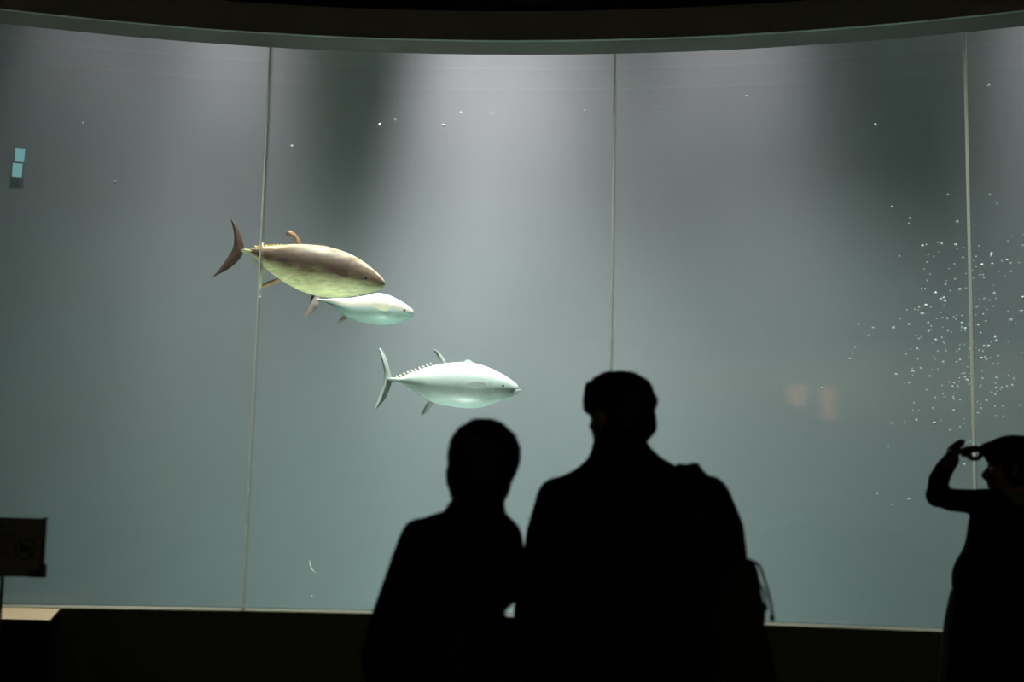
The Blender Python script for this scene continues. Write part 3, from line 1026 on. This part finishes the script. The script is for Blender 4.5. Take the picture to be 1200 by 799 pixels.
# ---- the shoulder bag on his right side
YB = YM - .235
bo = at(868, 760, YB)
bag = empty('shoulder_bag', bo)
tag(bag, 'dark brown canvas bag hanging behind right arm of the tall man', 'bag')
bp = [loft_px([(654, 862, 880, .03, 0), (664, 848, 884, .055, 0), (690, 836, 888, .07, 0), (720, 828, 893, .078, 0), (760, 824, 901, .08, 0), (800, 823, 907, .08, 0),
               (850, 826, 907, .075, 0), (868, 842, 893, .05, 0)], YB, None, power=3.2)]
bagm = fused('body', bp, .008, M['bag'], bag, 3, wrinkle=.007, wscale=9, origin=bo)
fused('pocket', [loft_px([(735, 842, 886, .03, 0), (745, 836, 892, .035, 0), (800, 834, 894, .036, 0), (840, 838, 890, .03, 0)], YB - .062, None, power=4)], .006, M['bag'], bag, 2, wrinkle=.004, wscale=14, origin=bo)
fused('side_pouch', [loft_px([(657, 872, 884, .02, 0), (672, 872, 889, .03, 0), (700, 874, 893, .034, 0), (728, 876, 896, .03, 0), (738, 880, 895, .02, 0)], YB + .03, None)], .005, M['webbing'], bag, 2, wrinkle=.006, wscale=20, origin=bo)
path = [(820, 640, YM + .135), (812, 590, YM + .135), (808, 562, YM + .09), (806, 553, YM + .02), (808, 554, YM - .05), (812, 566, YM - .115), (820, 600, YM - .15), (834, 640, YM - .175), (852, 672, YM - .20)]
pts = [at(x, y, Y) for x, y, Y in path]
pts = [Vector(p) for p in smooth_curve([tuple(p) for p in pts], 30)]
V, Fc = tube([p - bo for p in pts], [(.021, .007)] * 30, 14, ref=Vector((0, -.7, .7)))
link_mesh('strap', V, Fc, M['webbing'], bag)
pad = [tube([at(784, 556, YM), at(795, 551, YM), at(806, 549, YM - .01), at(818, 552, YM), at(828, 560, YM)], [(.03, .006), (.034, .010), (.038, .012), (.034, .012), (.03, .006)], 16, ref=Vector((0, 0, 1))),
       ell(at(812, 545, YM - .02), (.020, .016, .007)), ell(at(799, 546, YM), (.018, .03, .007))]
fused('strap_pad', pad, .004, M['webbing'], bag, 2, wrinkle=.003, wscale=40, origin=bo)
for pth, r in ([(882, 657), (890, 663), (896, 680), (901, 697), (904, 711), (905, 724)], .0036), ([(884, 662), (889, 680), (896, 696), (897, 712)], .0032):
    ps = [Vector(p) for p in smooth_curve([tuple(at(x, y, YB)) for x, y in pth], 22)]
    V, Fc = tube([p - bo for p in ps], [r] * 22, 8)
    c_ = link_mesh('cord', V, Fc, M['webbing'], bag)
    link_mesh('toggle', *ell(ps[-1] - bo, (.007, .007, .010), nu=12, nv=8), M['webbing'], c_)

# ---- the woman on the left
YW = 3.58
wx = at(543, 650, YW).x
wom = empty('person', (wx, YW, 0))
tag(wom, 'shorter person with rounded black hair in dark coat, left of the tall man', 'person')
J = joints(wx, YW, .125, 1.30, .86)
J['elbow_l'] = at(447, 752, YW - .02); J['wrist_l'] = at(472, 835, YW + .13)
J['elbow_r'] = at(584, 735, YW); J['wrist_r'] = at(588, 838, YW + .04)
SL = ([(491, 628, YW), (482, 655, YW), (468, 695, YW), (454, 735, YW - .01), (444, 768, YW - .01), (450, 800, YW + .04), (465, 832, YW + .12)], [.047, .050, .050, .048, .050, .046, .042])
SR = ([(592, 640, YW), (593, 662, YW), (592, 690, YW), (576, 718, YW), (591, 746, YW), (590, 830, YW + .04)], [.047, .049, .046, .030, .046, .042])
J['arm_l'] = ([at(*p) for p in SL[0]], SL[1])
J['arm_r'] = ([at(*p) for p in SR[0]], SR[1])
top = at(566, 494, YW)
hc = Vector((at(569.5, 540, YW).x, YW + .01, top.z - .118))
hands = {'l': (Vector((.5, .5, -.6)), Vector((1, .2, .5)), Vector((0, 1, .3)), .9, .5), 'r': (Vector((0, .05, -1)), Vector((-1, 0, 0)), Vector((0, 1, 0)), .9, .42)}
body, T, Rm = figure(wom, J, (hc, R_(-30), .9), hands, .86)
wo = Vector(wom.location)
hair = [E_(T, Rm, (0, -.012, .034), (.092, .102, .097)), E_(T, Rm, (0, -.05, -.02), (.082, .062, .085)),
        E_(T, Rm, (-.075, -.02, -.03), (.020, .045, .05)), E_(T, Rm, (.064, -.03, -.02), (.02, .04, .045)),
        E_(T, Rm, (-.01, .05, .066), (.064, .042, .045)),
        tube([T((-.075, -.03, -.03)), T((-.079, -.035, -.075)), T((-.072, -.04, -.10))], [.016, .012, .004], 10)]
fused('hair', hair, .005, M['hair'], wom, 3, wrinkle=.006, wscale=36, origin=wo)
coat = [loft_px([(577, 541, 583, .045, 0), (588, 534, 588, .058, 0), (598, 524, 591, .066, 0), (606, 500, 598, .075, 0), (616, 484, 608, .085, 0), (630, 478, 612, .095, 0), (650, 478, 612, .10, 0),
                 (680, 480, 600, .105, 0), (704, 482, 588, .11, 0), (718, 482, 586, .11, 0), (750, 476, 590, .12, 0), (800, 470, 598, .13, 0), (880, 460, 606, .14, 0)], YW, None)]
coat += SP(*SL)
coat += SP(*SR)
fused('coat', coat, .008, M['coat_dark'], wom, 4, wrinkle=.006, wscale=8, stretch=(1, 1, .7), origin=wo)
sc_ = [tube([at(566, 618, YW), at(563, 600, YW), at(562, 583, YW), at(562, 574, YW + .005)], [(.066, .07), (.062, .066), (.058, .064), (.046, .052)], 22)]
fused('collar', sc_, .006, M['coat_dark'], wom, 2, wrinkle=.005, wscale=18, origin=wo)
trousers(wom, J, .88)
shoes(wom, J)

# ---- the visitor with a camera at the right edge
YP = 5.0
px_ = at(1188, 620, YP).x
per = empty('person', (px_, YP, 0))
tag(per, 'visitor in dark cap at the right edge raising a camera, elbow out', 'person')
J = joints(px_, YP, .14, at(1190, 592, YP).z, .80)
J['shoulder_l'] = at(1158, 590, YP); J['shoulder_r'] = at(1222, 592, YP)
J['elbow_l'] = at(1098, 581, YP + .12); J['wrist_l'] = at(1116, 540, YP + .0)
J['elbow_r'] = at(1232, 652, YP + .12); J['wrist_r'] = at(1192, 600, YP + .26)
for q in ('neck', 'chest'): J[q].z = J['shoulder_l'].z + (.06 if q == 'neck' else -.13)
SL = ([(1170, 590, YP), (1140, 587, YP + .04), (1115, 585, YP + .09), (1099, 580, YP + .12), (1101, 562, YP + .09), (1107, 549, YP + .06), (1114, 539, YP + .03)], [.056, .046, .043, .044, .040, .036, .031])
SR = ([(1215, 594, YP), (1232, 622, YP + .05), (1236, 655, YP + .12), (1214, 630, YP + .2), (1196, 604, YP + .25)], [.056, .05, .047, .042, .034])
J['arm_l'] = ([at(*p) for p in SL[0]], SL[1])
J['arm_r'] = ([at(*p) for p in SR[0]], SR[1])
hc = Vector((at(1187, 549, YP).x, YP, at(1187, 549, YP).z))
hands = {'l': (Vector((.22, .62, .75)), Vector((.85, .3, -.35)), Vector((.1, -.8, .5)), .84, .62, .5), 'r': (Vector((-.6, .3, .7)), Vector((0, -1, 0)), Vector((.5, 0, .6)), .85, .6)}
body, T, Rm = figure(per, J, (hc, R_(72), .93), hands, .85)
po = Vector(per.location)
hair = [E_(T, Rm, (0, -.03, .0), (.080, .088, .075)), E_(T, Rm, (0, -.07, -.05), (.06, .045, .05)), E_(T, Rm, (.06, -.01, -.02), (.02, .03, .05)), E_(T, Rm, (-.06, -.01, -.02), (.02, .03, .05))]
fused('hair', hair, .006, M['hair'], per, 3, wrinkle=.006, wscale=36, origin=po)
cap = [E_(T, Rm, (0, -.008, .056), (.090, .106, .068)), tube([T((0, -.01, .030)), T((0, -.01, .07))], [.094, .088], 24), E_(T, Rm, (0, .07, .072), (.06, .05, .03))]
cp = fused('cap', cap, .006, M['cap'], per, 4, origin=po)
fused('brim', [tube([T((0, .05, .074)), T((0, .10, .076)), T((0, .150, .066))], [(.070, .012), (.060, .009), (.032, .006)], 20, ref=Rm @ Vector((0, 0, 1)))], .004, M['cap'], cp, 2, origin=po)
jk = [loft_px([(577, 1172, 1208, .055, 0), (586, 1160, 1222, .075, 0), (596, 1146, 1236, .095, 0), (608, 1138, 1244, .11, 0), (640, 1131, 1247, .125, 0), (662, 1121, 1250, .13, 0), (680, 1117, 1252, .135, 0), (694, 1117, 1252, .135, 0), (698, 1119, 1250, .13, 0)], YP, None)]
jk += SP(*SL)
jk += SP(*SR)
fused('jacket', jk, .008, M['coat_black'], per, 3, wrinkle=.006, wscale=10, origin=po)
fused('skirt', [loft_px([(688, 1120, 1250, .11, 0), (700, 1115, 1253, .13, 0), (740, 1108, 1258, .15, 0), (799, 1104, 1262, .16, 0), (900, 1100, 1266, .17, 0)], YP, None)], .010, M['coat_dark'], per, 3, wrinkle=.012, wscale=9, stretch=(1, 1, .2), origin=po)
scf = [tube([at(1192, 600, YP), at(1192, 588, YP), at(1192, 577, YP)], [(.10, .105), (.088, .092), (.068, .075)], 22)]
fused('scarf', scf, .007, M['scarf_grey'], per, 3, wrinkle=.008, wscale=22, origin=po)
trousers(per, J, .85, 'leggings')
shoes(per, J)

# the camera in that visitor's hand
co = at(1141, 531, YP + .02)
cm = empty('compact_camera', co, (0, 0, R_(-15)))
tag(cm, 'small black camera held up in front of the capped visitor', 'camera')
kp = (co - CAM).dot(FWD) / F_PX
bevelled('body', [box(-.019, -.006, -.012, .035, -.022, .026)], M['camera_black'], cm, .003)
link_mesh('lens', *tube([Vector((-.042, .012, .002)), Vector((-.018, .012, .002))], [.014, .016], 20, ref=Vector((0, 0, 1))), M['camera_black'], cm)
V, Fc = [], []
NR, NS = 36, 12
for i in range(NR):
    a = 2 * math.pi * i / NR
    for j in range(NS):
        b_ = 2 * math.pi * j / NS
        rr = 6.6 * kp + 2.7 * kp * math.cos(b_)
        V.append(Vector((rr * 1.05 * math.cos(a) + .004, .008 * math.sin(b_), rr * math.sin(a) * .98)))
for i in range(NR):
    for j in range(NS):
        i2, j2 = (i + 1) % NR, (j + 1) % NS
        Fc.append((i * NS + j, i * NS + j2, i2 * NS + j2, i2 * NS + j))
link_mesh('strap_loop', V, Fc, M['webbing'], cm)

# ------------------------------------------------------------------ sign at the left edge
YS = 4.6
so = at(4, 640, YS)
sg = empty('notice_stand', (so.x, YS, 0))
tag(sg, 'black notice board on thin pole at the left edge with no flash emblem', 'sign')
ks = (so - CAM).dot(FWD) / F_PX
zc = so.z
bd = bevelled('board', [box(-50 * ks, 46 * ks, -.004, .006, -31.5 * ks, 31.5 * ks)], M['sign_board'], sg, .0015, loc=(0, 0, zc))
lip = bevelled('frame', [box(46 * ks, 49 * ks, -.008, .008, -32 * ks, 35 * ks), box(-51 * ks, 49 * ks, -.008, .008, -34.5 * ks, -31.5 * ks), box(-51 * ks, 49 * ks, -.006, .008, 31.5 * ks, 33.5 * ks),
                         box(-53 * ks, -50 * ks, -.008, .008, -32 * ks, 35 * ks)], M['sign_metal'], sg, .001, loc=(0, 0, zc))
bevelled('clip', [box(33 * ks, 52 * ks, -.014, .010, -35 * ks, -27 * ks), box(45 * ks, 52 * ks, -.014, .010, -28 * ks, -19 * ks)], M['sign_metal'], sg, .001, loc=(0, 0, zc))
for r_, z_ in enumerate((24, 15, 3, -9)):
    bl = []
    x_ = -44
    rr_ = random.Random(r_)
    while x_ < (20, 12, 10, 12)[r_]:
        w_ = rr_.choice((2.2, 3.0, 3.6))
        bl.append(box(x_ * ks, (x_ + w_) * ks, -.0050, -.0040, (z_ - 1.5) * ks, (z_ - .9) * ks if rr_.random() < .4 else (z_ + 1.5) * ks))
        x_ += w_ + 1.2
    V, Fc = merge(bl)
    link_mesh('text_line', [v + Vector((0, 0, zc)) for v in V], Fc, M['sign_ink'], sg, False)


def ring(cx_, cz_, r0, r1, y0, y1, n=40):
    V, Fc = [], []
    for i in range(n):
        a = 2 * math.pi * i / n
        for r, y in ((r0, y0), (r1, y0), (r1, y1), (r0, y1)):
            V.append(Vector((cx_ + r * math.cos(a), y, cz_ + r * math.sin(a))))
    for i in range(n):
        for j in range(4):
            Fc.append((i * 4 + j, i * 4 + (j + 1) % 4, ((i + 1) % n) * 4 + (j + 1) % 4, ((i + 1) % n) * 4 + j))
    return V, Fc


ex_, ez_ = 26 * ks, -2.5 * ks
sl = []
for sgn in (-1, 1):
    pass
a = R_(-45)
dv, nv_ = Vector((math.cos(a), 0, math.sin(a))), Vector((-math.sin(a), 0, math.cos(a)))
Vb = [Vector((ex_, y, ez_)) + dv * u * 11 * ks + nv_ * v * 1.1 * ks for y in (-.0056, -.0042) for u in (-1, 1) for v in (-1, 1)]
Fb = [(0, 2, 3, 1), (4, 5, 7, 6), (0, 1, 5, 4), (2, 6, 7, 3), (0, 4, 6, 2), (1, 3, 7, 5)]
V, Fc = merge([ring(ex_, ez_, 10.5 * ks, 12.5 * ks, -.0056, -.0042), (Vb, Fb), box(ex_ - 6 * ks, ex_ + 4 * ks, -.005, -.0042, ez_ - 4 * ks, ez_ + 3 * ks),
               box(ex_ - 3 * ks, ex_ + 1 * ks, -.005, -.0042, ez_ + 3 * ks, ez_ + 5 * ks), box(ex_ + 5 * ks, ex_ + 7 * ks, -.005, -.0042, ez_ - 3 * ks, ez_ + 6 * ks)])
link_mesh('emblem', [v + Vector((0, 0, zc)) for v in V], Fc, M['sign_ink'], sg, False)
link_mesh('pole', *tube([Vector((0, .012, .02)), Vector((0, .012, zc - 30 * ks))], [.0062, .0062], 14), M['sign_metal'], sg)
link_mesh('base', *tube([Vector((0, .012, 0)), Vector((0, .012, .012)), Vector((0, .012, .022)), Vector((0, .012, .034))], [.15, .15, .14, .02], 36), M['sign_metal'], sg)

# ------------------------------------------------------------------ glowing amber shapes added for the orange reflections in the window
def mirrored(px, py, y_end):
    """where the sight line through (px, py) lands on the back wall after the window reflects it"""
    d = FWD * F_PX + RIGHT * (px - 600) - UP * (py - 399.5)
    d.normalize()
    o = Vector((-CX, -CY)); d2 = Vector((d.x, d.y))
    A = d2.dot(d2); b = o.dot(d2); c = o.dot(o) - RG * RG
    t = (-b + math.sqrt(b * b - A * c)) / A
    p = CAM + d * t
    n = Vector((CX - p.x, CY - p.y, 0)).normalized()
    r = d - n * 2 * d.dot(n)
    k = (y_end - p.y) / r.y
    return p + r * k


M['amber'] = emission('amber_glow', (1.0, 0.50, 0.28), 1.7)
for (xa, xb, ya, yb_, lbl) in ((918, 940, 449, 474, 'added amber shape on the gallery back wall, mirrored as the left orange glow'),
                               (960, 972, 450, 492, 'tall added amber shape on the gallery back wall, mirrored as the right orange glow')):
    p0, p1 = mirrored(xa, ya, -4.93), mirrored(xb, yb_, -4.93)
    x0, x1 = sorted((p0.x, p1.x)); z0, z1 = sorted((p0.z, p1.z))
    root = empty('amber_shape', ((x0 + x1) / 2, -4.98, (z0 + z1) / 2))
    tag(root, lbl, 'lamp', 'added amber shapes on the back wall')
    hw_, hz_ = (x1 - x0) / 2, (z1 - z0) / 2
    sh = [tube([Vector((0, .06, -hz_)), Vector((0, .06, -hz_ * .5)), Vector((hw_ * .2, .06, 0)), Vector((0, .06, hz_ * .6)), Vector((-hw_ * .2, .06, hz_))],
               [(hw_ * .35, .03), (hw_ * .7, .05), (hw_ * .6, .05), (hw_, .05), (hw_ * .6, .03)], 20)]
    V, Fc = merge(sh)
    link_mesh('glow_body', V, Fc, M['amber'], root)
    link_mesh('back_plate', *box(-hw_ * .5, hw_ * .5, -.015, .012, -hz_ * .5, hz_ * .5), M['sign_metal'], root, False)
